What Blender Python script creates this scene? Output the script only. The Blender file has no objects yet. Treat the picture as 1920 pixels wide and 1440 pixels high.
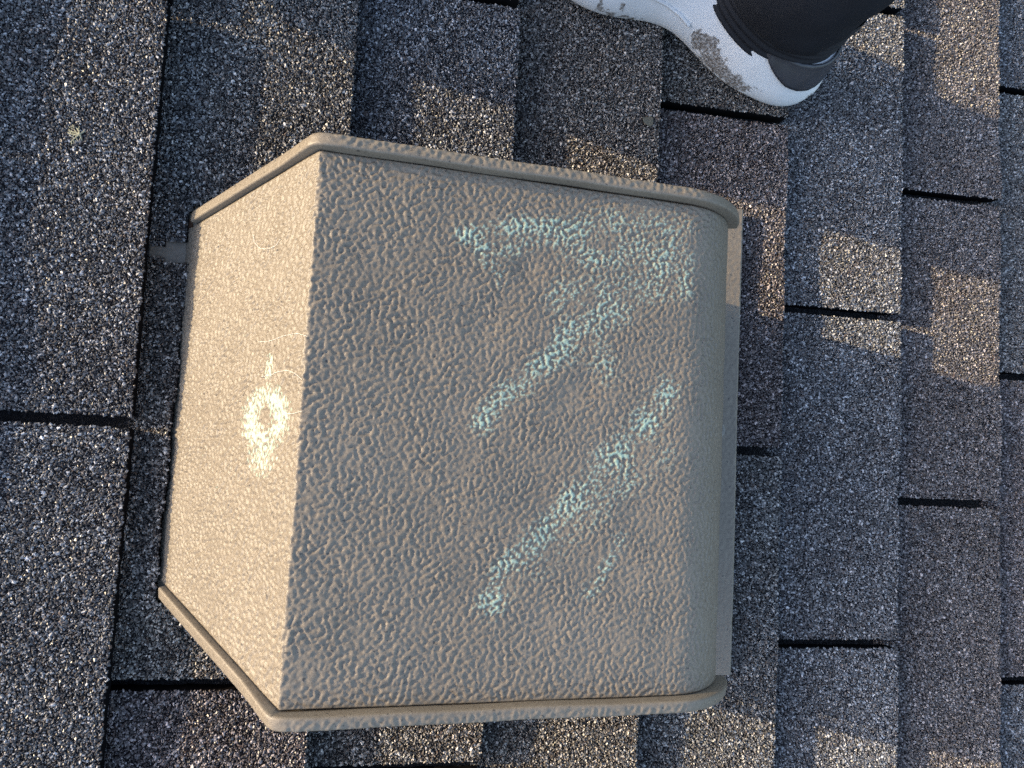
import bpy, math, random
import numpy as np
from mathutils import Matrix, Vector

# ------------------------------------------------------------------ frame
# Roof frame, millimetres: X runs down the slope (right in the photo), Y along the
# courses (up in the photo), Z is the roof normal.  The whole roof is pitched.
PITCH = math.radians(18.4)
MM = 0.001
ROOF = Matrix.Rotation(PITCH, 4, 'Y')
rng = np.random.default_rng(11)
random.seed(5)
scene = bpy.context.scene
col = scene.collection

# ------------------------------------------------------------------ camera
FPX = 1331.0
W_ROT = np.array([.0693, -.2836, .0613])
CAM = np.array([-128.0, -15.1, 543.3])

def rodrigues(w):
    th = np.linalg.norm(w); k = w / th
    K = np.array([[0, -k[2], k[1]], [k[2], 0, -k[0]], [-k[1], k[0], 0]])
    return np.eye(3) + math.sin(th) * K + (1 - math.cos(th)) * K @ K
RC = rodrigues(W_ROT)

def at(px, py, z=0.0):
    """pixel of the photograph -> point on the plane at height z over the roof (mm)"""
    d = RC @ np.array([(px - 960) / FPX, -(py - 720) / FPX, -1.0])
    return CAM + (z - CAM[2]) / d[2] * d

cd = bpy.data.cameras.new('camera'); cam = bpy.data.objects.new('camera', cd); col.objects.link(cam)
cd.sensor_width = 36.0; cd.lens = FPX / 1920 * 36.0; cd.clip_start = 0.01; cd.clip_end = 3000
m = Matrix([list(RC[i]) + [CAM[i] * MM] for i in range(3)] + [[0, 0, 0, 1]])
cam.matrix_world = ROOF @ m
scene.camera = cam

# ------------------------------------------------------------------ light
SUN_EL = math.radians(10.5); SUN_AZ = math.radians(10.2)
s_roof = Vector((-math.cos(SUN_EL) * math.cos(SUN_AZ), math.cos(SUN_EL) * math.sin(SUN_AZ), math.sin(SUN_EL)))
s_w = (ROOF.to_3x3() @ s_roof).normalized()
sd = bpy.data.lights.new('sun', 'SUN'); sun = bpy.data.objects.new('sun', sd); col.objects.link(sun)
sd.energy = 2.0; sd.angle = math.radians(0.5); sd.color = (1.0, 0.785, 0.47)
sun.rotation_euler = s_w.to_track_quat('Z', 'Y').to_euler()
world = bpy.data.worlds.new('World'); scene.world = world; world.use_nodes = True
wn = world.node_tree; wn.nodes.clear()
sky = wn.nodes.new('ShaderNodeTexSky'); sky.sky_type = 'NISHITA'; sky.sun_disc = False; sky.dust_density = 2.5
sky.sun_elevation = math.asin(s_w.z); sky.sun_rotation = math.atan2(s_w.x, s_w.y)
bg = wn.nodes.new('ShaderNodeBackground'); bg.inputs[1].default_value = 0.15
wo = wn.nodes.new('ShaderNodeOutputWorld')
wn.links.new(sky.outputs[0], bg.inputs[0]); wn.links.new(bg.outputs[0], wo.inputs[0])
scene.view_settings.view_transform = 'Standard'; scene.view_settings.look = 'None'
scene.view_settings.exposure = 1.63; scene.view_settings.gamma = 1.0
scene.view_settings.use_curve_mapping = False
scene.render.engine = 'CYCLES'
scene.cycles.use_denoising = False
scene.cycles.max_bounces = 5; scene.cycles.diffuse_bounces = 3
scene.cycles.use_adaptive_sampling = False

# ------------------------------------------------------------------ node helpers
class Mat:
    def __init__(s, name):
        s.m = bpy.data.materials.new(name); s.m.use_nodes = True; s.t = s.m.node_tree
        s.t.nodes.clear()
        s.out = s.t.nodes.new('ShaderNodeOutputMaterial'); s.b = s.t.nodes.new('ShaderNodeBsdfPrincipled')
        s.t.links.new(s.b.outputs[0], s.out.inputs[0])
    def n(s, typ, **kw):
        nd = s.t.nodes.new(typ)
        for k, v in kw.items():
            if k.startswith('i_'):
                nd.inputs[k[2:].replace('_', ' ')].default_value = v
            else: setattr(nd, k, v)
        return nd
    def l(s, a, b): s.t.links.new(a, b)
    def attr(s, name):
        return s.n('ShaderNodeAttribute', attribute_name=name).outputs['Fac']
    def coord(s): return s.n('ShaderNodeTexCoord').outputs['Object']
    def noise(s, scale, detail=3, rough=.55, vec=None):
        nd = s.n('ShaderNodeTexNoise'); nd.inputs['Scale'].default_value = scale
        nd.inputs['Detail'].default_value = detail; nd.inputs['Roughness'].default_value = rough
        s.l(vec or s.coord(), nd.inputs['Vector']); return nd.outputs['Fac']
    def ramp(s, fac, stops, interp='LINEAR'):
        nd = s.n('ShaderNodeValToRGB'); cr = nd.color_ramp; cr.interpolation = interp
        while len(cr.elements) < len(stops): cr.elements.new(0.5)
        for e, (p, c) in zip(cr.elements, stops):
            e.position = p; e.color = (c[0], c[1], c[2], 1) if not isinstance(c, (int, float)) else (c, c, c, 1)
        s.l(fac, nd.inputs[0]); return nd.outputs[0]
    def mix(s, fac, a, b, mode='MIX'):
        nd = s.n('ShaderNodeMix', data_type='RGBA', blend_type=mode)
        for sock, v in ((nd.inputs[0], fac), (nd.inputs[6], a), (nd.inputs[7], b)):
            if isinstance(v, (int, float)): sock.default_value = v
            elif isinstance(v, tuple): sock.default_value = (v[0], v[1], v[2], 1)
            else: s.l(v, sock)
        return nd.outputs[2]
    def bump(s, h, strength, dist):
        nd = s.n('ShaderNodeBump'); nd.inputs['Strength'].default_value = strength
        nd.inputs['Distance'].default_value = dist; s.l(h, nd.inputs['Height'])
        s.l(nd.outputs[0], s.b.inputs['Normal'])
    def set(s, color=None, rough=.6, spec=.5, metal=0.0):
        if color is not None:
            if isinstance(color, tuple): s.b.inputs['Base Color'].default_value = (*color, 1)
            else: s.l(color, s.b.inputs['Base Color'])
        if isinstance(rough, (int, float)): s.b.inputs['Roughness'].default_value = rough
        else: s.l(rough, s.b.inputs['Roughness'])
        s.b.inputs['Specular IOR Level'].default_value = spec
        s.b.inputs['Metallic'].default_value = metal
        return s.m

# ------------------------------------------------------------------ materials
def mat_granule():
    M = Mat('mineral_granules')
    g = M.attr('g')
    c = M.ramp(g, [(0.0, (.012, .012, .013)), (.05, (.045, .045, .047)), (.28, (.080, .079, .080)),
                   (.42, (.120, .118, .116)), (.50, (.135, .105, .090)), (.56, (.165, .164, .161)),
                   (.68, (.22, .226, .228)), (.80, (.31, .31, .305)), (.92, (.45, .45, .44)), (1.0, (.66, .65, .63))])
    wv = M.n('ShaderNodeNewGeometry').outputs['Position']
    c = M.mix(M.ramp(M.noise(14, 5, .65, wv), [(.32, 0.0), (.68, 1.0)]), c, M.mix(1.0, c, (.72, .68, .66), 'MULTIPLY'))
    c = M.mix(M.ramp(M.noise(55, 4, .6, wv), [(.40, 0.0), (.72, .8)]), c, M.mix(1.0, c, (1.30, 1.26, 1.2), 'MULTIPLY'))
    oi = M.n('ShaderNodeObjectInfo')
    c = M.mix(1.0, c, oi.outputs['Color'], 'MULTIPLY')
    M.b.inputs['IOR'].default_value = 1.7
    M.set(c, .38, .6)
    sl = M.n('ShaderNodeMapRange'); sl.inputs['From Min'].default_value = .01; sl.inputs['From Max'].default_value = .045
    sl.inputs['To Min'].default_value = 0.0; sl.inputs['To Max'].default_value = .45
    M.l(g, sl.inputs['Value']); M.l(sl.outputs[0], M.b.inputs['Specular IOR Level'])
    return M.m
def mat_headlap():
    M = Mat('shaded_slot_asphalt')
    v = M.n('ShaderNodeTexVoronoi'); v.inputs['Scale'].default_value = 700
    M.l(M.coord(), v.inputs['Vector'])
    c = M.ramp(v.outputs['Color'], [(0, (.006, .006, .007)), (.75, (.014, .014, .016)), (.93, (.05, .05, .055))])  # asphalt toned near black, painting the shade inside the slots into its colour
    M.bump(v.outputs['Distance'], .8, .001)
    return M.set(c, .8, .25)
def mat_deck():
    M = Mat('roof_deck_felt')
    v = M.n('ShaderNodeTexVoronoi'); v.inputs['Scale'].default_value = 650
    M.l(M.coord(), v.inputs['Vector'])
    c = M.ramp(v.outputs['Color'], [(0, (.02, .02, .023)), (.6, (.05, .05, .055)), (.95, (.2, .2, .2))])
    M.bump(v.outputs['Distance'], 1, .001)
    return M.set(c, .8, .3)
def mat_vent(name='weathered_tan_paint', chalk=True):
    M = Mat(name)
    n1 = M.noise(9, 5, .6); n2 = M.noise(160, 4, .65); n3 = M.noise(900, 2)
    c = M.ramp(n1, [(.3, (.170, .141, .105)), (.55, (.195, .162, .121)), (.75, (.216, .181, .138))])
    c = M.mix(M.ramp(n2, [(.45, 0.0), (.75, .55)]), c, (.145, .119, .088))
    c = M.mix(M.ramp(n3, [(.52, 0.0), (.75, .5)]), c, (.31, .265, .205))
    c = M.mix(M.ramp(M.noise(650, 2), [(.50, 0.0), (.70, .6)]), c, (.135, .108, .08))
    sp = M.noise(420, 1); c = M.mix(M.ramp(sp, [(.70, 0.0), (.74, .8)]), c, (.05, .045, .04))
    if chalk:
        ch = M.attr('chalk')
        tone = M.mix(M.noise(60, 3), (.27, .39, .31), (.38, .45, .35))
        c = M.mix(ch, c, tone)
    M.bump(M.noise(1400, 3), .25, .0004)
    return M.set(c, .48, .4)
def mat_simple(name, color, rough=.6, spec=.5, nscale=None, namp=.25, bscale=None, bdist=.0005):
    M = Mat(name); c = color
    if nscale:
        f = M.noise(nscale, 4)
        c = M.mix(M.ramp(f, [(.35, 0.0), (.7, 1.0)]), color, tuple(x * (1 - namp) for x in color))
    if bscale: M.bump(M.noise(bscale, 3), .5, bdist)
    return M.set(c, rough, spec)
def mat_sole():
    M = Mat('scuffed_white_foam')
    co = M.coord()
    c = M.mix(M.ramp(M.noise(25, 4), [(.35, 0.0), (.75, 1.0)]), (.80, .80, .80), (.66, .65, .63))
    # mud worn in round the bottom edge
    d = M.attr('dirt')
    nz = M.noise(85, 6, .72)
    add = M.n('ShaderNodeMath', operation='MULTIPLY_ADD'); M.l(d, add.inputs[0]); add.inputs[1].default_value = 1.0
    sub = M.n('ShaderNodeMath', operation='SUBTRACT'); M.l(nz, sub.inputs[0]); sub.inputs[1].default_value = .5
    gn = M.n('ShaderNodeMath', operation='MULTIPLY'); M.l(sub.outputs[0], gn.inputs[0]); gn.inputs[1].default_value = 1.7
    M.l(gn.outputs[0], add.inputs[2])
    f = M.ramp(add.outputs[0], [(.42, 0.0), (.50, .95)])
    fine = M.ramp(M.noise(500, 3), [(.3, .35), (.6, 1.0)])
    mul = M.n('ShaderNodeMath', operation='MULTIPLY'); M.l(f, mul.inputs[0]); M.l(fine, mul.inputs[1])
    c = M.mix(mul.outputs[0], c, M.mix(M.noise(130, 3), (.05, .036, .026), (.20, .155, .115)))
    M.bump(M.noise(1500, 2), .35, .0003)
    return M.set(c, .62, .35)
def mat_cloth():
    M = Mat('black_knit'); 
    w = M.n('ShaderNodeTexWave'); w.inputs['Scale'].default_value = 900; M.l(M.coord(), w.inputs['Vector'])
    c = M.mix(M.noise(45, 4), (.009, .010, .013), (.017, .018, .022))
    M.bump(w.outputs['Fac'], .4, .0004)
    return M.set(c, .85, .2)
def mat_ground():
    M = Mat('lawn')
    c = M.mix(M.noise(.8, 6), (.045, .075, .025), (.09, .10, .045))
    return M.set(c, .9, .2)

MG = mat_granule(); MH = mat_headlap(); MD = mat_deck()
MV = mat_vent(); MVP = mat_vent('weathered_tan_paint_plain', False)
MSOLE = mat_sole(); MCLOTH = mat_cloth(); MGR = mat_ground()
MPATCH = mat_simple('dark_grey_rubber', (.045, .047, .055), .38, .5, 60, .35)
MRIB = mat_simple('black_ribbed_collar', (.013, .014, .018), .7, .3)
MRUST = mat_simple('rusted_steel', (.085, .040, .022), .85, .3, 900, .5)
MNAIL = mat_simple('painted_nail_head', (.20, .18, .15), .5, .5, 700, .3)
MDARK = mat_simple('dark_vent_throat', (.035, .033, .03), .7, .3, 80, .3)
MTUFT = mat_simple('pale_dry_lichen', (.42, .40, .27), .8, .2, 900, .35)
MCHIP = mat_simple('tan_leaf_fragment', (.15, .135, .10), .75, .3, 700, .3)
MFIB = mat_simple('white_fibre', (.82, .78, .68), .5, .5)

# ------------------------------------------------------------------ mesh helpers
def mesh_np(name, v, f, smooth=False, fattr=None, vattr=None, mats=()):
    """v (N,3) in mm; f: list of int arrays (each (M,3) or (M,4))"""
    me = bpy.data.meshes.new(name)
    v = np.asarray(v, dtype=np.float64) * MM
    me.vertices.add(len(v)); me.vertices.foreach_set('co', v.astype(np.float32).ravel())
    loops = np.concatenate([np.asarray(a, dtype=np.int32).ravel() for a in f])
    tot = np.concatenate([np.full(len(a), np.asarray(a).shape[1], dtype=np.int32) for a in f])
    start = np.concatenate([[0], np.cumsum(tot)[:-1]]).astype(np.int32)
    me.loops.add(len(loops)); me.loops.foreach_set('vertex_index', loops)
    me.polygons.add(len(tot)); me.polygons.foreach_set('loop_start', start)
    me.polygons.foreach_set('loop_total', tot)
    me.polygons.foreach_set('use_smooth', np.full(len(tot), smooth, dtype=bool))
    me.update(calc_edges=True)
    for k, a in (fattr or {}).items():
        at_ = me.attributes.new(k, 'FLOAT', 'FACE'); at_.data.foreach_set('value', np.asarray(a, dtype=np.float32))
    for k, a in (vattr or {}).items():
        at_ = me.attributes.new(k, 'FLOAT', 'POINT'); at_.data.foreach_set('value', np.asarray(a, dtype=np.float32))
    for mm in mats: me.materials.append(mm)
    me.validate()
    return me

def grid_faces(nu, nv, flip=False, wrap=False):
    i = np.arange(nu - 1)[:, None]; j = np.arange(nv if wrap else nv - 1)[None, :]
    j2 = (j + 1) % nv
    a = i * nv + j; b = (i + 1) * nv + j; c = (i + 1) * nv + j2; d = i * nv + j2
    q = np.stack([a, b, c, d], -1).reshape(-1, 4)
    return q[:, ::-1] if flip else q

def box_geo(x0, x1, y0, y1, z0, z1):
    v = np.array([[x, y, z] for z in (z0, z1) for y in (y0, y1) for x in (x0, x1)], float)
    f = np.array([[0, 2, 3, 1], [4, 5, 7, 6], [0, 1, 5, 4], [2, 6, 7, 3], [0, 4, 6, 2], [1, 3, 7, 5]])
    return v, f

def link(name, me, parent=None, loc=(0, 0, 0)):
    o = bpy.data.objects.new(name, me); col.objects.link(o)
    if parent is not None:
        o.parent = parent; o.location = Vector(loc) * MM
    else:
        o.matrix_world = ROOF @ Matrix.Translation(Vector(loc) * MM)
    return o
def tag(o, label, cat, group=None, kind=None):
    o['label'] = label; o['category'] = cat
    if group: o['group'] = group
    if kind: o['kind'] = kind
    return o
def thing(name, label, cat, loc=(0, 0, 0)):
    o = link(name, None, None, loc); tag(o, label, cat); o.empty_display_size = .05
    return o

def bandnoise(nu, nv, d, lam, width=.35, seed=0, ani=1.0):
    """smooth random relief with a dominant wavelength lam (mm), sampled every d mm"""
    r = np.random.default_rng(seed).standard_normal((nu, nv))
    fu = np.fft.fftfreq(nu, d)[:, None]; fv = np.fft.fftfreq(nv, d)[None, :]
    k = np.hypot(fu, fv * ani) * lam
    flt = np.exp(-((k - 1) / width) ** 2)
    n = np.fft.ifft2(np.fft.fft2(r) * flt).real
    return n / n.std()

# ------------------------------------------------------------------ ground, roof deck
gv = np.array([[-4e5, -4e5, 0], [4e5, -4e5, 0], [4e5, 4e5, 0], [-4e5, 4e5, 0]], float)
ground = bpy.data.objects.new('ground', mesh_np('ground', gv, [np.array([[0, 1, 2, 3]])], mats=[MGR]))
col.objects.link(ground); ground.location = (0, 0, -4.2)
ground['kind'] = 'structure'; ground['label'] = 'green lawn far below the roof'; ground['category'] = 'ground'

v, f = box_geo(-3600, 3600, -4200, 4200, -90, -36)
roof = link('roof', mesh_np('roof_deck', v, [f], mats=[MD]))
tag(roof, 'dark grey pitched roof of granule coated shingles', 'roof', kind='structure')

# ------------------------------------------------------------------ shingle tabs
T = 14.5                        # step from one course down to the next
EXPO = 131.0; SLOT = 8.0; TABW = 305.0 - SLOT
EDGE = {0: -242., 1: -110., 2: 20., 3: 151., 4: 282., 5: 413., 6: 537.}
for k in range(1, 8): EDGE[-k] = EDGE[-k + 1] - 131.0
for k in range(7, 13): EDGE[k] = EDGE[k - 1] + 129.0
OFF = {-1: 170., 0: 288., 1: 107., 2: 344., 3: 159., 4: 290., 5: 424., 6: 249., 7: 380.}
for k in range(-7, -1): OFF[k] = (170 + 131 * (k + 1)) % 305
for k in range(8, 13): OFF[k] = (380 + 131 * (k - 7)) % 305

def lift_fn(seed):
    """uneven lift of a tab towards its butt edge (mm)"""
    r = np.random.default_rng(seed)
    ph = r.uniform(0, 6.28, 4); am = r.uniform(.3, 1.1, 4)
    base = r.uniform(-.2, .9)
    def fn(x, y):
        w = np.clip((x + 95) / 95, 0, 1) ** 1.6
        n = sum(am[i] * np.sin(y * (.011 + .017 * i) + ph[i]) for i in range(4))
        return w * (base + .75 * n)
    return fn

def curl(x, y):
    return 5.0 * np.clip((x + 90) / 90, 0, 1) ** 1.5 * np.clip((y + 300) / 90, 0, 1)
def curl2(x, y):
    return 4.5 * np.clip((x + 90) / 90, 0, 1) ** 1.5 * (1 + .4 * np.sin(y * .031))
def tab_mesh(name, seed, keep=None, extra=None, spacing=1.14, edges=None):
    """One shingle tab. Local frame: butt edge at x=0, tab runs to x=-143, y from 0 to -TABW,
    z=0 at the butt. keep(x,y)->bool cuts the tab to shape; extra(x,y) bends it."""
    r = np.random.default_rng(seed)
    lift = lift_fn(seed)
    def zs(x, y):
        z = x * (T / EXPO) + lift(x, y)
        if extra is not None: z = z + extra(x, y)
        return z
    L = 136.0
    # --- slab under the granules
    nx, ny = 30, 60
    if keep is not None: nx, ny = 96, 200
    gx = np.linspace(-L, -.4, nx); gy = np.linspace(-.4, -TABW + .4, ny)
    X, Y = np.meshgrid(gx, gy, indexing='ij')
    # slightly ragged cut edges
    Yr = Y.copy(); Xr = X.copy()
    Xr[-1, :] += r.normal(0, .35, ny); Yr[:, 0] += r.normal(0, .25, nx); Yr[:, -1] += r.normal(0, .25, nx)
    top = np.stack([Xr, Yr, zs(X, Y) - .1], -1).reshape(-1, 3)
    bot = top.copy(); bot[:, 2] -= T - .7
    nt = len(top)
    q = grid_faces(nx, ny, flip=True)
    if keep is not None:
        cx = X.reshape(-1)[q].mean(1); cy = Y.reshape(-1)[q].mean(1)
        q = q[keep(cx, cy)]
    # boundary edges of the kept quads -> side walls
    e = np.concatenate([q[:, [0, 1]], q[:, [1, 2]], q[:, [2, 3]], q[:, [3, 0]]])
    key = np.sort(e, 1); kk = key[:, 0].astype(np.int64) * nt + key[:, 1]
    _, inv, cnt = np.unique(kk, return_inverse=True, return_counts=True)
    be = e[cnt[inv] == 1]
    side = np.stack([be[:, 1], be[:, 0], be[:, 0] + nt, be[:, 1] + nt], -1)
    V = [top, bot]; quads = np.concatenate([q, side]); nb = 2 * nt
    # --- granules: ridge-roofed chips, flat facets
    ix = np.arange(-L, 0, spacing); iy = np.arange(-TABW, 0, spacing)
    PX, PY = np.meshgrid(ix, iy, indexing='ij')
    PX = (PX + r.uniform(-.75, .75, PX.shape) * spacing).ravel(); PY = (PY + r.uniform(-.75, .75, PY.shape) * spacing).ravel()
    ok = (PX < .1) & (PY < .0) & (PY > -TABW)
    if keep is not None: ok &= keep(PX, PY)
    PX, PY = PX[ok], PY[ok]; n = len(PX)
    a = np.clip(r.lognormal(-.10, .32, n), .45, 1.8) * 1.02        # half length
    b = a * r.uniform(.55, .9, n)                              # half width
    h = r.uniform(.35, 1.35, n) * np.sqrt(a)
    th = r.uniform(0, np.pi, n); c, s = np.cos(th), np.sin(th)
    z0 = zs(PX, PY) + r.uniform(-.45, .20, n)
    tx = r.normal(0, .18, n); ty = r.normal(0, .18, n)
    def pt(u, w, zz):
        x = u * c - w * s; y = u * s + w * c
        return np.stack([PX + x, PY + y, z0 + zz + (x * tx + y * ty) * (zz > 0)], -1)
    jit = lambda lo, hi: r.uniform(lo, hi, n)
    zb = np.full(n, -.25)
    g = np.stack([pt(-a * jit(.7, 1), -b * jit(.6, 1), zb), pt(a * jit(.7, 1), -b * jit(.6, 1), zb),
                  pt(a * jit(.7, 1), b * jit(.6, 1), zb), pt(-a * jit(.7, 1), b * jit(.6, 1), zb),
                  pt(-a * jit(.15, .65), b * jit(-.4, .4), h * jit(.75, 1)), pt(a * jit(.15, .65), b * jit(-.4, .4), h * jit(.75, 1))], 1).reshape(-1, 3)
    o = nb + np.arange(n)[:, None] * 6
    tri = np.concatenate([o + np.array([[0, 1, 5]]), o + np.array([[0, 5, 4]]), o + np.array([[2, 3, 4]]),
                          o + np.array([[2, 4, 5]]), o + np.array([[1, 2, 5]]), o + np.array([[3, 0, 4]])])
    gv_ = np.clip(r.beta(1.15, 1.6, n) * 1.04 + .05, .05, 1)
    fa = np.concatenate([np.zeros(len(quads)), np.tile(gv_, 6)])
    return mesh_np(name, np.concatenate(V + [g]), [quads, tri], fattr={'g': fa}, mats=[MG])

VAR = [tab_mesh('shingle_tab', 100 + i) for i in range(4)]

# the vent: outline on the roof of everything the shingles are cut back for
def in_vent(wx, wy):
    return (wx > -214.5) & (wx < 205) & (wy > -141) & (wy < 139)

def cut_keep(bx, by):
    def keep(x, y):
        wx, wy = x + bx, y + by
        k = ~in_vent(wx, wy)
        # the roofer's knife cut along the upslope side of the vent
        cut = -216.0 + .012 * (wy - 100) + .8 * np.sin(wy * .09) + .5 * np.sin(wy * .31)
        k &= ~((wx > cut) & (wx < 205) & (wy > -141) & (wy < 116))
        k &= ~((wx > -219.5 + 4.5 * np.clip((wy - 136) / 8, 0, 1)) & (wx < -195) & (wy > 115) & (wy < 144))
        k &= ~((wx > -233) & (wx < -205) & (wy > 99.5) & (wy < 115.5))      # notch at the slot
        return k
    return keep
def cut_lift(bx, by):
    def ex(x, y):
        wx, wy = x + bx, y + by
        near = np.clip((wx + 236) / 20, 0, 1) * (wx < -200)
        return near * np.clip((75 - wy) / 60, 0, 1) * np.clip((wy + 170) / 30, 0, 1) * 5.0
    return ex

TINTS = [(1.0, 1.0, 1.0), (.92, .95, 1.02), (1.12, 1.10, 1.08), (.95, .85, .86), (.85, .87, .93), (1.08, 1.02, .95), (.98, 1.02, 1.10)]
trnd = random.Random(21)
for c in sorted(EDGE):
    bx = EDGE[c]
    ys = OFF[c] - 305.0 * np.arange(-6, 7)
    for s in ys:
        y0 = s - SLOT / 2                        # tab spans y0 .. y0-TABW
        if y0 - TABW > 1500 or y0 < -1150: continue
        touches = (bx > -235) and (bx - 143 < 205) and (y0 > -141) and (y0 - TABW < 144)
        if touches:
            me = tab_mesh('shingle_tab_cut', 700 + c * 13 + int(s), cut_keep(bx, y0), cut_lift(bx, y0) if c == 1 else None)
        elif c == -1 and (abs(s - 475) < 1 or abs(s - 170) < 1):
            me = tab_mesh('shingle_tab_curled', 560 + int(s), None, curl2)
        elif c == 0 and abs(s - 288) < 1:
            me = tab_mesh('shingle_tab_curled', 555, None, curl)
        else:
            me = VAR[trnd.randrange(len(VAR))]
        o = link('shingle', me, roof, (bx, y0, 0))
        tint = TINTS[trnd.randrange(len(TINTS))]
        if c == 6: tint = (.92, .85, .86)
        if c == 3 and y0 > 150: tint = (.95, .90, .86)
        if c == 5: tint = (1.02, 1.04, 1.10)
        k = trnd.uniform(.92, 1.08)
        o.color = (tint[0] * k, tint[1] * k, tint[2] * k, 1)
    # the unslotted upper half of the shingle below shows at the bottom of each slot
    prev = EDGE.get(c - 1, bx - 131)
    za = -T - (bx - prev) * T / EXPO - .5; zb = -T - .5
    v, f = box_geo(prev - 4, bx - 2, -1450, 1500, 0, 0)
    tt = (v[:, 0] - v[:, 0].min()) / np.ptp(v[:, 0])
    v[:, 2] = za + (zb - za) * tt - np.repeat([2.0, 0.0], 4)
    link('shingle_headlap', mesh_np('shingle_headlap', v, [f], mats=[MH]), roof)

# ------------------------------------------------------------------ the roof vent
D = 0.75
ZT = 115.0
vent = thing('roof_vent', 'tan embossed metal slant back roof vent with chalk marks on its top', 'roof vent', (0, 0, 0))

def profile(fillet, step):
    pts = []
    p0, p1 = np.array([-220.5, -17.5]), np.array([-130., ZT])
    p2 = np.array([115., ZT])
    d1 = (p1 - p0) / np.linalg.norm(p1 - p0); d2 = np.array([1., 0.])
    ang = math.acos(float(d1 @ d2)); t = fillet * math.tan(ang / 2)
    a = p1 - d1 * t
    nrm1 = np.array([d1[1], -d1[0]])
    cen = a + nrm1 * fillet
    raw = [p0 + (a - p0) * k / 60 for k in range(61)]
    a0 = math.atan2(*(a - cen)[::-1])
    for k in range(1, 17):
        th = a0 - ang * k / 16
        raw.append(cen + fillet * np.array([math.cos(th), math.sin(th)]))
    st = raw[-1]
    raw += [st + (p2 - st) * k / 60 for k in range(1, 61)]
    for k in range(1, 49):
        th = math.radians(68) * k / 48
        raw.append(p2 + np.array([60 * math.sin(th), 60 * math.cos(th) - 60]))
    raw = np.array(raw)
    s = np.concatenate([[0], np.cumsum(np.linalg.norm(np.diff(raw, axis=0), axis=1))])
    u = np.arange(0, s[-1], step)
    x = np.interp(u, s, raw[:, 0]); z = np.interp(u, s, raw[:, 1])
    tx, tz = np.gradient(x), np.gradient(z); ll = np.hypot(tx, tz)
    return x, z, -tz / ll, tx / ll          # normal = (-tz, tx)

def edge_y(x):
    """inner edges of the hood sheet (upper, lower) for a place along the profile"""
    t = np.clip((x + 207) / 77, -.1, 1)
    r_ = np.clip((x + 130) / 245, 0, 1)
    return 129.5 + 21.5 * t + 2 * r_, -132.0 - 42 * t - 4 * r_

px_, pz_, nx_, nz_ = profile(1.6, D)
NU = len(px_); NV = int(330 / D)
yu, yl = edge_y(px_)
vv = np.linspace(0, 1, NV)
X = np.repeat(px_[:, None], NV, 1); Z = np.repeat(pz_[:, None], NV, 1)
Y = yl[:, None] + .9 + (yu - yl - 1.8)[:, None] * vv[None, :]
n1 = bandnoise(NU, NV, D, 4.9, .58, 3); n2 = bandnoise(NU, NV, D, 2.6, .45, 4); n3 = 1.7 * bandnoise(NU, NV, D, 60, .7, 5)
modu = bandnoise(NU, NV, D, 38, .7, 14)
rel = np.tanh(.95 * (n1 + .42 * n2) + .42) * np.clip(.92 + .16 * modu, .45, 1.3)
n4 = bandnoise(NU, NV, D, 2.2, .4, 8)
u_len = np.arange(NU) * D
edgefade = np.clip(np.minimum(vv, 1 - vv)[None, :] * 330 / 2.0, 0, 1)
AMP = .56
hgt = rel * AMP * edgefade + n4 * .018 + n3 * .10
# slant face: same embossing, flattened by handling
slant = (X < -131)
hgt = np.where(slant, rel * AMP * .85 * edgefade + n4 * .02 + n3 * .10, hgt)
fadearc = np.clip((X - 118) / 45, 0, 1)
hgt *= 1 - .45 * fadearc
# shallow hail dents on the top sheet
for (dx, dy, dep, rad) in ((985, 505, 1.3, 7.5), (1105, 718, .8, 10), (1030, 965, .45, 9), (1060, 745, .5, 9), (1180, 960, .5, 11), (905, 620, .4, 9), (760, 900, .3, 12), (690, 470, .3, 14)):
    p = at(dx, dy, ZT)
    hgt = hgt - dep * np.exp(-((X - p[0]) ** 2 + (Y - p[1]) ** 2) / rad ** 2) * (X > -131)
# the ridge was hand bent: it wanders a little
P3 = np.stack([X + nx_[:, None] * hgt, Y, Z + nz_[:, None] * hgt], -1)

# chalk strokes, laid on the high points only
def strokes(poly, z, wid, on):
    p = np.array([at(a, b, z if not callable(z) else z(a)) for a, b in poly])
    d = np.full(X.shape, 1e9); 
    idx = np.where(on)
    q = np.stack([X[idx], Y[idx], Z[idx]], -1)
    best = np.full(len(q), 1e9)
    for i in range(len(p) - 1):
        ab = p[i + 1] - p[i]; t = np.clip(((q - p[i]) @ ab) / (ab @ ab), 0, 1)
        best = np.minimum(best, np.linalg.norm(q - (p[i] + t[:, None] * ab), axis=1))
    d[idx] = best
    return np.exp(-(d / wid) ** 2)
top_on = X > -128
ch = np.zeros_like(X)
def add(poly, wid, k): 
    global ch
    ch = np.maximum(ch, k * strokes(poly, ZT, wid, top_on))
add([(872, 438), (925, 430), (985, 424), (1035, 424)], 6.2, 1.0)
add([(905, 462), (945, 470), (1010, 450), (1065, 445)], 6.5, .75)
add([(1060, 430), (1130, 425), (1220, 415), (1285, 440)], 11, .62)
add([(1080, 470), (1180, 470), (1285, 490)], 14, .62)
add([(1050, 560), (1150, 545), (1280, 530)], 12, .6)
add([(905, 490), (935, 505), (940, 525)], 5, .55)
add([(905, 788), (935, 752), (975, 722), (1015, 688), (1060, 645)], 8.0, .95)
add([(1060, 645), (1110, 605), (1180, 560), (1270, 500)], 13, .66)
add([(1100, 620), (1140, 700)], 12, .40)
add([(918, 1130), (945, 1085), (990, 1025), (1040, 975), (1085, 930)], 9.0, .9)
add([(1085, 930), (1120, 880), (1165, 845), (1205, 800), (1252, 735)], 10.5, .92)
add([(1010, 1050), (1100, 960), (1190, 890), (1240, 850)], 13, .42)
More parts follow.
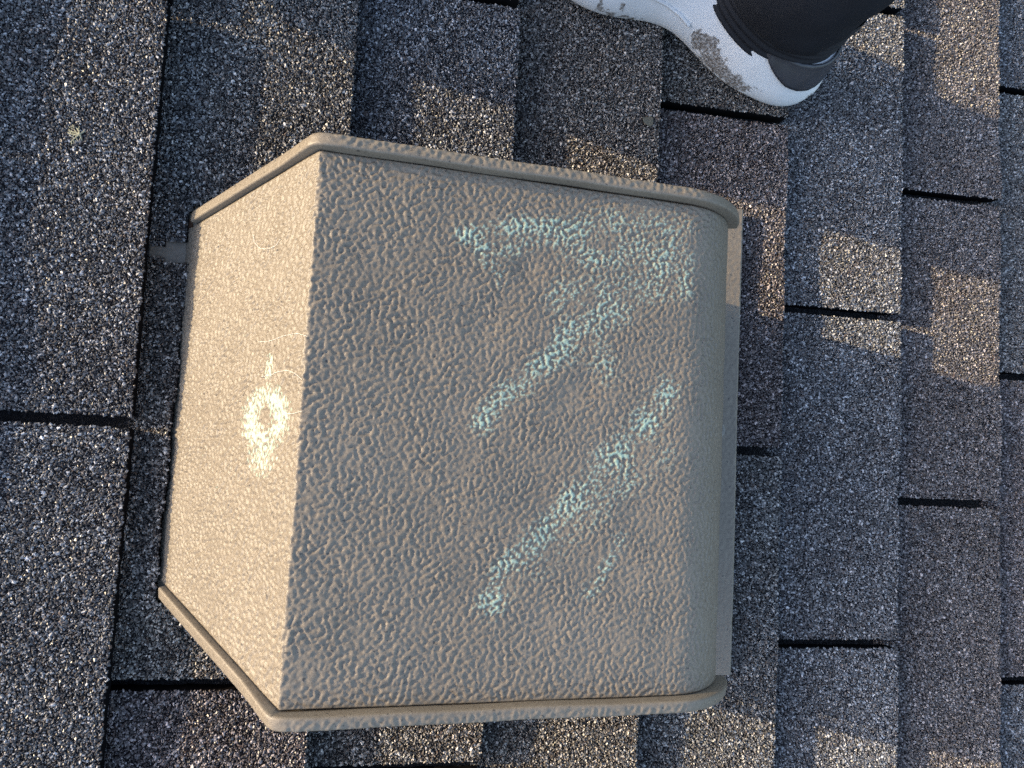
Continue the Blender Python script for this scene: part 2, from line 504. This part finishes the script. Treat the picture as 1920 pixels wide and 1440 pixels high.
add([(1105, 1110), (1135, 1060), (1160, 1010)], 6, .55)
patchy = bandnoise(NU, NV, D, 26, .6, 9)
hn = rel + .28 * n4
thr = 1.08 - .72 * (ch + .16 * patchy * (ch > .2))
chalk = np.clip((hn - thr) / .35, 0, 1) * np.clip(ch * 2.2, 0, 1) * (X > -128) * (ch > .12)
chalk *= np.clip(1 - (X - 118) / 8, 0, 1)
# the ring and dash of chalk on the slanted back
def slz(a): return 58.0
def on_slant(pxx, pyy):
    d = RC @ np.array([(pxx - 960) / FPX, -(pyy - 720) / FPX, -1.0])
    n = np.array([-(ZT + 8), 0, 84.0]); p0 = np.array([-130., 0, ZT])
    return CAM + d * (n @ (p0 - CAM)) / (n @ d)
U = (X + 130) / 84.0 * 149.0      # distance down the slant from the ridge
rc = on_slant(497, 783); ucen = (rc[0] + 130) / 84 * 149
er = np.hypot((U - ucen) / 25.0, (Y - rc[1]) / 19.5)
ring = .74 * np.exp(-((er - .66) / .36) ** 2) * (1 + .25 * np.sin(np.arctan2(Y - rc[1], U - ucen) * 2 + .6))
tl = on_slant(492, 850); ut = (tl[0] + 130) / 84 * 149
ring = np.maximum(ring, .62 * np.exp(-((U - ut) / 14) ** 2 - ((Y - tl[1]) / 13) ** 2))
da, db = on_slant(508, 665), on_slant(503, 712)
um = ((da[0] + db[0]) / 2 + 130) / 84 * 149
ring = np.maximum(ring, .8 * np.exp(-((U - um) / 3.6) ** 2 - (np.abs(Y - (da[1] + db[1]) / 2) / 7.5) ** 4))
streak = bandnoise(NU, NV, D, 2.6, .5, 10, 2.4)
chs = np.clip((ring * 2.6 - 1.25 + .85 * streak + .35 * rel) / .45, 0, 1) * slant * (ring > .15)
spk = bandnoise(NU, NV, D, 3.4, .3, 12)
chs = np.maximum(chs, np.clip((spk - 3.6) / .2, 0, .8) * slant)
chalk = np.where(slant, chs, chalk)
# bottom hem return so that the hood has thickness at its lip
hood = link('hood', mesh_np('hood', P3.reshape(-1, 3), [grid_faces(NU, NV)], smooth=True,
            vattr={'chalk': chalk.ravel()}, mats=[MV]), vent)
so = hood.modifiers.new('sheet', 'SOLIDIFY'); so.thickness = .0008; so.offset = -1

# raised hems along both sides
rx, rz, rnx, rnz = profile(9.0, D)
k0 = int(np.argmax(rx > -212.5)); rx, rz, rnx, rnz = rx[k0:], rz[k0:], rnx[k0:], rnz[k0:]
sec = np.array([(.6, -5.0), (.0, -.4), (.1, 2.5), (.25, 5.0), (.6, 5.9), (1.3, 6.3), (2.6, 6.25), (4.2, 6.0), (6.0, 5.7),
                (7.6, 5.3), (8.4, 4.7), (8.8, 3.6), (8.9, 1.5), (8.8, -1.5), (8.6, -4), (8.3, -5.5), (7.4, -5.8)])
ss = np.concatenate([[0], np.cumsum(np.linalg.norm(np.diff(sec, axis=0), axis=1))])
su = np.linspace(0, ss[-1], 34); so_, sn_ = np.interp(su, ss, sec[:, 0]), np.interp(su, ss, sec[:, 1])
for sgn, which in ((1, 0), (-1, 1)):
    ye = edge_y(rx)[which]
    # the slanted hem runs on a little below the sheet edge
    nr = len(rx); nn = bandnoise(nr, 64, D, 4.8, .5, 20 + which)[:, :34]
    relr = np.tanh(1.0 * nn) * .36 * np.interp(su, [0, ss[-1] * .40, ss[-1] * .45, ss[-1] * .68, ss[-1] * .8, ss[-1]], [0, 0, 1, 1, .5, .3])[None, :]
    relr *= np.where(rx < -126, .35, 1.0)[:, None] * np.where(rx > 122, .25, 1.0)[:, None]
    hk = np.interp(rx, [-150, -118], [.70, 1.32])[:, None]
    hw = np.where(sn_[None, :] > 0, sn_[None, :] * hk, sn_[None, :]) + relr
    # flare the hem sections slightly where the sheet was bent
    VX = rx[:, None] + rnx[:, None] * hw
    VZ = rz[:, None] + rnz[:, None] * hw
    VY = ye[:, None] + sgn * so_[None, :] + np.zeros_like(hw)
    wob = .35 * np.sin(rx * .021 + which) + .2 * np.sin(rx * .07)
    VY += wob[:, None]
    V = np.stack([VX, VY, VZ], -1).reshape(-1, 3)
    q = grid_faces(nr, 34)
    if sgn < 0: q = q[:, ::-1]
    # end caps (fans)
    c0 = V[:34].mean(0); c1 = V[-34:].mean(0); base = len(V)
    V = np.concatenate([V, [c0, c1]])
    i = np.arange(33)
    fan = np.concatenate([np.stack([i, i + 1, np.full(33, base)], -1),
                          np.stack([i + 1 + (nr - 1) * 34, i + (nr - 1) * 34, np.full(33, base + 1)], -1)])
    link('side_hem', mesh_np('side_hem', V, [q, fan], smooth=True, mats=[MVP]), vent)
    # skirt below the hem
    st = slice(0, None, 12)
    sx, sz, sy = rx[st], rz[st] - 4.0, ye[st] + sgn * 6.5
    bz = np.interp(sx, [-214, -205, -150, -120, 175], [-6, -3, 60, 99, 99]); bz = np.minimum(bz, sz - .5)
    by = np.where(sx < -120, ye[st] + sgn * 1.0, ye[st] + sgn * 5)
    V = np.concatenate([np.stack([sx, sy, sz], -1), np.stack([sx, by, bz], -1)])
    ns = len(sx); i = np.arange(ns - 1)
    q = np.stack([i, i + ns, i + ns + 1, i + 1], -1)
    sk = link('side_skirt', mesh_np('side_skirt', V, [q], smooth=True, mats=[MVP]), vent)
    md = sk.modifiers.new('sheet', 'SOLIDIFY'); md.thickness = .0008; md.offset = 0

# throat under the hood
v, f = box_geo(-118, 150, -130, 127, -24, 95)
link('throat', mesh_np('throat', v, [f], mats=[MDARK]), vent)

# flange: the upslope half is tucked under the shingles, the downslope edge lies over them
def sheet(name, x0, x1, y0, y1, zf, d, seed, parent, amp=.14, thick=.9):
    nx, ny = int((x1 - x0) / d) + 1, int((y1 - y0) / d) + 1
    gx, gy = np.linspace(x0, x1, nx), np.linspace(y0, y1, ny)
    X, Y = np.meshgrid(gx, gy, indexing='ij')
    b = np.tanh(1.0 * bandnoise(nx, ny, d, 5.2, .45, seed)) * amp * 1.8
    Zz = zf(X, Y) + b
    V = np.stack([X, Y, Zz], -1).reshape(-1, 3)
    o = link(name, mesh_np(name, V, [grid_faces(nx, ny)], smooth=True, vattr={'chalk': np.zeros(len(V))}, mats=[MV]), parent)
    md = o.modifiers.new('sheet', 'SOLIDIFY'); md.thickness = thick * MM; md.offset = -1
    return o
fl = sheet('flange', -244, -175, -150, 152, lambda x, y: -16.0 + 1.4 * np.clip((x + 225) / 20, 0, 1), 1.3, 31, vent, .10)
fr = sheet('flange', 160, 235.5, -206, 200, lambda x, y: -8.6 + .14 * (x - 160) - .5 * np.sin((y + 40) * .02), 1.3, 32, vent, .12)
fr['label'] = 'front flange edge lying over the shingles'
fl['label'] = 'back flange tucked under the cut shingles'

def disc(name, p, r, h, mat, parent, seg=28, ring=True):
    prof = [(0, h * .75), (r * .45, h * .8), (r * .55, h), (r * .8, h), (r * .95, h * .6), (r, 0), (r, -1.5)]
    V = [(p[0], p[1], p[2] + prof[0][1])]
    for (rr, zz) in prof[1:]:
        V += [(p[0] + rr * math.cos(2 * math.pi * k / seg), p[1] + rr * math.sin(2 * math.pi * k / seg), p[2] + zz) for k in range(seg)]
    tri = np.array([[0, 1 + k, 1 + (k + 1) % seg] for k in range(seg)])
    q = np.array([[1 + i * seg + k, 1 + (i + 1) * seg + k, 1 + (i + 1) * seg + (k + 1) % seg, 1 + i * seg + (k + 1) % seg]
                  for i in range(len(prof) - 2) for k in range(seg)])
    return link(name, mesh_np(name, np.array(V), [tri, q], smooth=True, mats=[mat]), parent)
for (a, b) in ((1347, 806), (1336, 1182)):
    p = at(a, b, 0); disc('nail_head', (p[0], p[1], -8.6 + .14 * (p[0] - 160) - .3), 7.5, 1.1, MNAIL, vent)
p = at(351, 419, -12); n_ = disc('nail_head', (p[0] - 1.0, p[1], -14.8), 4.6, .8, MRUST, vent); n_['label'] = 'rusty nail head'

# ------------------------------------------------------------------ the person's feet
person = thing('person', 'person in black trousers and white sneakers standing beside the vent', 'person', (338, 362, 0))
PL = np.array([338., 362., 0.])
AX = np.array([-.968, .25]); AX /= np.linalg.norm(AX); NS = np.array([-AX[1], AX[0]])   # NS points down the photo

def shoe_xy(l, mm_, flip=1):
    s = l + 28; w = (40 - .04 * l) + mm_ * flip
    return AX[0] * s + NS[0] * w, AX[1] * s + NS[1] * w
Lk = np.array([0, 3, 8, 15, 25, 40, 66, 88, 108, 128, 145, 165, 185, 200, 222, 248, 268, 282, 291, 295.])
Ws = np.array([0, 12, 21, 29, 36, 42, 45.5, 44, 38, 31.5, 28.5, 30, 36, 42, 46.5, 46, 38, 27, 14, 0.])
Wn = np.array([0, 12, 21, 29, 35, 40, 43, 42, 40, 37, 35.5, 36.5, 40, 43, 46, 44, 37, 27, 14, 0.])
def ring_pts(n=72):
    """param stations round the outline: south side heel->toe, then north side back"""
    t = (1 - np.cos(np.linspace(0, np.pi, n // 2 + 1))) / 2
    l = t * 295
    south = np.stack([l, np.interp(l, Lk, Ws)], -1); north = np.stack([l[::-1], -np.interp(l[::-1], Lk, Wn)], -1)
    return np.concatenate([south[:-1], north[:-1]])
RP = ring_pts(144)
def smooth_ring(a, it=3):
    for _ in range(it): a = (np.roll(a, 1, 0) + 2 * a + np.roll(a, -1, 0)) / 4
    return a
RP = smooth_ring(RP, 2)
cenl = np.stack([np.clip(RP[:, 0], 48, 250), np.zeros(len(RP))], -1)
def inset(d):
    v = RP - cenl; L_ = np.linalg.norm(v, axis=1)[:, None]
    d = np.asarray(d)[:, None] if np.ndim(d) else d
    return cenl + v * np.clip((L_ - d) / L_, .02, 2)
def loft(rings):
    n = len(rings[0]); V = np.concatenate(rings); q = grid_faces(len(rings), n, wrap=True)
    return V, q
ROTB = math.radians(-7)
def shoe_xyB(l, w):
    x, y = shoe_xy(l, w, -1); c_, s_ = math.cos(ROTB), math.sin(ROTB)
    return x * c_ - y * s_, x * s_ + y * c_
def shoe_build(parent, off, flip):
    shoe_xy = (lambda l, w, f: shoe_xyB(l, w)) if flip < 0 else globals()['shoe_xy']
    def ring(d, z):
        zk = z(RP[:, 0]) / 50 if callable(z) else z
        fl_ = 5.5 * np.exp(-(RP[:, 0] / 42) ** 2) * np.clip((.62 - zk) / .3, 0, 1)
        p = inset(d - fl_); x, y = shoe_xy(p[:, 0], p[:, 1], flip)
        zz = z(p[:, 0]) if callable(z) else np.full(len(p), float(z))
        return np.stack([x, y, zz], -1) + off
    def toe(l): return np.clip((l - 225) / 70, 0, 1) ** 2 * 16            # toe spring
    def arch(l): return 4 * np.exp(-((l - 150) / 28) ** 2)
    def top(l): return 50 - 14 * np.clip((l - 90) / 150, 0, 1)           # midsole height
    sp = lambda k: (lambda l: 0.2 + toe(l) + arch(l) + (top(l)) * k)
    rings = [ring(40, sp(.0)), ring(7, sp(.0)), ring(3, sp(.03)), ring(.8, sp(.10)), ring(0, sp(.2)), ring(-.5, sp(.35)), ring(.4, sp(.5)),
             ring(2.2, sp(.65)), ring(4.5, sp(.8)), ring(7.0, sp(.93)), ring(9.5, sp(1.03))]
    up = np.clip((RP[:, 0] - 95) / 70, 0, 1)                              # white upper rises over the instep
    for k, (hh, dd) in enumerate(((8, 12), (17, 15.5), (26, 20), (33, 26), (38, 33))):
        rings.append(ring(9.5 + (dd - 9.5) * (.35 + .65 * up) * 1.0, (lambda l, hh=hh: sp(1.03)(l) + hh * np.clip((l - 75) / 80, .10, 1))))
    rings.append(ring(60, lambda l: sp(1.03)(l) + 40 * np.clip((l - 75) / 80, .1, 1)))
    V, q = loft(rings)
    n = len(RP); nr = len(rings)
    zrel = np.repeat(np.linspace(0, 1, nr), n)
    ll = np.tile(RP[:, 0], nr); ms = np.tile(RP[:, 1], nr)
    hz = V[:, 2] - off[2]
    dirt = np.clip(.46 - hz / 40, 0, 1) * .85
    for (l0, h0, rl, rh, a) in ((118, 22, 20, 14, .72), (100, 14, 18, 13, .82), (76, 12, 20, 12, .74), (230, 20, 3, 22, .62), (216, 18, 2.5, 18, .62), (196, 24, 4, 14, .6), (190, 8, 50, 8, .45), (8, 16, 10, 6, .5)):
        dirt = np.maximum(dirt, a * np.exp(-((ll - l0) / rl) ** 2 - ((hz - h0) / rh) ** 2) * (ms > -5))
    body = link('sole', mesh_np('sole', V, [q], smooth=True, vattr={'dirt': dirt}, mats=[MSOLE]), parent)
    # raised moulded line on the side of the foam
    def side_pt(l, k, out):
        w = np.interp(l, Lk, Ws); d = np.interp(k, [0, .2, .35, .5, .65, .8, .93, 1.03], [7, 0, -.5, .4, 2.2, 4.5, 7, 9.5])
        x, y = shoe_xy(l, w - d + out, flip); return np.array([x, y, float(sp(k)(l))]) + off
    path = [(138, .52), (150, .60), (165, .70), (178, .80), (188, .90), (193, .99), (187, 1.03), (176, 1.01)]
    V = []; 
    for l, k in path:
        p = side_pt(l, k, 1.0)
        for j in range(8):
            a = 2 * math.pi * j / 8
            V.append(p + np.array([NS[0] * math.cos(a) * 1.8 * flip, NS[1] * math.cos(a) * 1.8 * flip, math.sin(a) * 1.6]))
    link('moulded_line', mesh_np('moulded_line', np.array(V), [grid_faces(len(path), 8, wrap=True)], smooth=True, vattr={'dirt': np.zeros(len(V))}, mats=[MSOLE]), body)
    # dark heel counter set into the foam
    nh = 40; pts = []
    ang = np.linspace(-1, 1, nh)
    V = []; rows = 9
    for r_ in range(rows):
        f_ = r_ / (rows - 1)
        for a_ in ang:
            lmax = 74
            l = lmax * abs(a_) ** 1.7
            kb = .56 + .46 * abs(a_) ** 4.0; kt = 1.12
            k = kb + (kt - kb) * f_
            w = np.interp(l, Lk, Ws if a_ > 0 else Wn)
            d = np.interp(k, [.2, .35, .5, .65, .8, .93, 1.03, 1.2], [0, -.5, .4, 2.2, 4.5, 7, 9.5, 12]) - 1.1
            q_ = np.array([l, w * np.sign(a_) if a_ != 0 else 0.0]); c_ = np.array([max(l, 48), 0.0])
            vec = q_ - c_; Ln = np.linalg.norm(vec) + 1e-6
            q_ = c_ + vec * (Ln - d) / Ln
            x, y = shoe_xy(q_[0], q_[1], flip)
            V.append(np.array([x, y, .2 + 50 * k + 0.0]) + off)
    hp = link('heel_counter', mesh_np('heel_counter', np.array(V), [grid_faces(rows, nh)], smooth=True, mats=[MPATCH]), parent)
    md = hp.modifiers.new('t', 'SOLIDIFY'); md.thickness = .002; md.offset = 0
    # ribbed knit collar
    nc = 64; V = []; rows = 60
    for r_ in range(rows):
        f_ = r_ / (rows - 1); z = 40 + 66 * f_
        sa = np.interp(f_, [0, .3, .7, 1], [62, 62, 56, 52]); sb = np.interp(f_, [0, .3, .7, 1], [37, 37.5, 39, 41])
        rib = .9 * math.sin(f_ * 2 * math.pi * 9)
        for j in range(nc):
            a = 2 * math.pi * j / nc
            l = 79 - 3 * f_ + (sa + rib) * math.cos(a); m_ = 1 + (sb + rib) * math.sin(a)
            x, y = shoe_xy(l, m_, flip); V.append(np.array([x, y, z + 10 * max(0, math.cos(a)) * (1 - f_)]) + off)
    link('knit_collar', mesh_np('knit_collar', np.array(V), [grid_faces(rows, nc, wrap=True)], smooth=True, mats=[MRIB]), parent)

def part_empty(name, parent):
    o = bpy.data.objects.new(name, None); col.objects.link(o); o.parent = parent; o.empty_display_size = .05; return o
shoeA = part_empty('sneaker', person)
shoe_build(shoeA, np.array([0., 0., .6]), 1)
# the other foot, a stride further up the slope, outside the picture
nd = np.array([math.sin(SUN_AZ), math.cos(SUN_AZ)])
offB = np.array([-610., 0.])
cenB = (np.array(shoe_xyB(80, 0)) + PL[:2] + offB) @ nd
offB = offB + nd * (252.0 + 84.0 - cenB)
shoeB = part_empty('sneaker', person)
shoe_build(shoeB, np.array([offB[0], offB[1], .6]), -1)

ax, ay = shoe_xy(80, 0, 1); bx_, by_ = shoe_xyB(80, 0); bx_ += offB[0]; by_ += offB[1]
def limb(path, radii, seg=28, sub=6):
    P_ = np.array(path, float); t = np.arange(len(P_)); t2 = np.linspace(0, len(P_) - 1, (len(P_) - 1) * sub + 1)
    c_ = np.stack([np.interp(t2, t, P_[:, k]) for k in range(3)], -1); r2 = np.interp(t2, t, radii)
    for _ in range(5): c_[1:-1] = (c_[:-2] + 2 * c_[1:-1] + c_[2:]) / 4; r2[1:-1] = (r2[:-2] + 2 * r2[1:-1] + r2[2:]) / 4
    V = []
    for i, p_ in enumerate(c_):
        tn = c_[min(i + 1, len(c_) - 1)] - c_[max(i - 1, 0)]; tn /= np.linalg.norm(tn)
        u = np.cross(tn, (0, 1., .2)); u /= np.linalg.norm(u); w = np.cross(u, tn)
        for k in range(seg):
            a = 2 * math.pi * k / seg
            fold = 1 + .03 * math.sin(3 * a + i * .9) + .02 * math.sin(5 * a - i * 1.7)
            V.append(p_ + (u * math.cos(a) + w * math.sin(a)) * r2[i] * fold)
    n = len(c_); q = grid_faces(n, seg, wrap=True); V += [c_[0], c_[-1]]
    k = np.arange(seg); k2 = (k + 1) % seg
    tri = np.concatenate([np.stack([k, k2, np.full(seg, n * seg)], -1), np.stack([k2 + (n - 1) * seg, k + (n - 1) * seg, np.full(seg, n * seg + 1)], -1)])
    return np.array(V), q, tri
pel = np.array([-400., 330., 540.])
legs = [limb([(ax + 0, ay + 0, 66), (ax + 0, ay + 6, 108), (ax, ay + 18, 170), (ax - 8, ay + 45, 280), (ax - 40, ay + 105, 450), (ax * .5 + pel[0] * .5 + 20, ay * .5 + pel[1] * .5 + 75, 520), pel + (80, 0, 0), pel + (-10, 0, 20)], [52, 60, 64, 67, 74, 84, 105, 120]),
        limb([(bx_ + 4, by_, 40), (bx_ + 2, by_, 100), (bx_, by_ + 6, 180), (bx_ - 14, by_ + 40, 290), (bx_ - 60, by_ + 70, 450), (bx_ * .5 + pel[0] * .5 - 20, by_ * .5 + pel[1] * .5 + 75, 520), pel + (-80, 0, 0), pel + (10, 0, 20)], [84, 86, 86, 84, 84, 88, 105, 120]),
        limb([pel + (0, 0, -60), pel + (0, 0, 10), pel + (-10, 0, 130)], [110, 150, 140])]
V, Q, Tn, o_ = [], [], [], 0
for v, q, t_ in legs: V.append(v); Q.append(q + o_); Tn.append(t_ + o_); o_ += len(v)
tro = link('trousers', mesh_np('trousers', np.concatenate(V), [np.concatenate(Q), np.concatenate(Tn)], smooth=True, mats=[MCLOTH]), person)
md = tro.modifiers.new('cloth', 'REMESH'); md.mode = 'VOXEL'; md.voxel_size = .007; md.use_smooth_shade = True
md = tro.modifiers.new('soft', 'SMOOTH'); md.iterations = 4

# ------------------------------------------------------------------ debris
def tube(path, r0, r1, seg=6):
    path = np.array(path, float); V = []
    for i, p in enumerate(path):
        t = path[min(i + 1, len(path) - 1)] - path[max(i - 1, 0)]; t /= np.linalg.norm(t) + 1e-9
        u = np.cross(t, (0, 0, 1.)); u /= np.linalg.norm(u) + 1e-9; w = np.cross(u, t)
        r_ = r0 + (r1 - r0) * i / (len(path) - 1)
        V += [p + (u * math.cos(2 * math.pi * k / seg) + w * math.sin(2 * math.pi * k / seg)) * r_ for k in range(seg)]
    return np.array(V), grid_faces(len(path), seg, wrap=True)
def join(parts):
    V, Q, o = [], [], 0
    for v, q in parts: V.append(v); Q.append(q + o); o += len(v)
    return np.concatenate(V), np.concatenate(Q)
p = at(150, 252, -3); zt = (p[0] - EDGE[0]) * T / EXPO + .6
tr = random.Random(3); parts = []
for a0 in (55, 118, 200, 245, 292, 150):
    a = math.radians(a0); L = tr.uniform(6, 10); pts = []; x = y = 0.0
    for k in range(7):
        pts.append((x, y, 2.1 - .28 * k + tr.uniform(-.15, .25)))
        a += tr.uniform(-.35, .35); x += math.cos(a) * L / 6; y += math.sin(a) * L / 6
        if k in (2, 4, 5):
            b = a + tr.choice((-1, 1)) * tr.uniform(.6, 1.1); q = [pts[-1]]
            for j in range(3): q.append((q[-1][0] + math.cos(b) * 1.1, q[-1][1] + math.sin(b) * 1.1, q[-1][2] - .25)); b += tr.uniform(-.4, .4)
            parts.append(tube(q, .36, .26))
    parts.append(tube(pts, .62, .3))
V, Q = join(parts)
tag(link('lichen_sprig', mesh_np('lichen_sprig', V, [Q], smooth=True, mats=[MTUFT]), None, (p[0], p[1], zt)),
    'small pale yellow branching sprig lying on the sunlit shingle left of the vent', 'sprig')

p = at(1221, 228, 0)
nch = 14; V = []; cr = random.Random(8)
for k in range(nch):
    a = 2 * math.pi * k / nch; r_ = 1 + cr.uniform(-.18, .18)
    V.append((min(4.6 * r_ * math.cos(a) * (1.5 if math.cos(a) < 0 else .8), 3.2), 4.6 * r_ * math.sin(a) * (1 + .35 * math.cos(a)), .9 + .5 * math.cos(a * 2)))
V.append((0, 0, 1.5)); V += [(x, y, z - .6) for x, y, z in V]
tri = [[k, (k + 1) % nch, nch] for k in range(nch)] + [[(k + 1) % nch + nch + 1, k + nch + 1, 2 * nch + 1] for k in range(nch)]
quad = [[k, k + nch + 1, (k + 1) % nch + nch + 1, (k + 1) % nch] for k in range(nch)]
tag(link('leaf_fragment', mesh_np('leaf_fragment', np.array(V), [np.array(tri), np.array(quad)], mats=[MCHIP]), None, (p[0] - 2, p[1], 0)),
    'tiny tan leaf fragment on a shingle edge below the sneaker', 'leaf')

# loose white fibres caught on the slanted back
def fibre(name, pts, label):
    base = on_slant(*pts[len(pts) // 2]); P_ = []
    nrm = np.array([-(ZT + 8), 0, 84.0]); nrm /= np.linalg.norm(nrm)
    ctrl = np.array([on_slant(a, b) for a, b in pts]); tt = np.linspace(0, 1, len(ctrl)); t2 = np.linspace(0, 1, 28)
    cv = np.stack([np.interp(t2, tt, ctrl[:, i]) for i in range(3)], -1)
    for _ in range(4): cv[1:-1] = (cv[:-2] + 2 * cv[1:-1] + cv[2:]) / 4
    cv += nrm * .55
    V, q = tube(cv - base, .13, .10, 5)
    tag(link(name, mesh_np(name, V, [q], smooth=True, mats=[MFIB]), None, base), label, 'fibre', 'loose fibres on the slanted back')
fibre('fibre', [(487, 641), (505, 641), (522, 634), (540, 628), (560, 625), (578, 631)], 'thin white fibre above the chalk dash on the slanted back')
fibre('fibre', [(492, 706), (508, 704), (522, 697), (540, 694), (555, 700), (568, 712)], 'thin white fibre crossing the lower end of the chalk dash')
fibre('fibre', [(532, 770), (538, 775), (550, 776), (560, 773), (568, 771)], 'thin white fibre right of the chalk ring on the slanted back')
fibre('fibre', [(476, 440), (478, 455), (488, 466), (504, 468), (520, 460), (527, 448)], 'curled white fibre high on the slanted back')
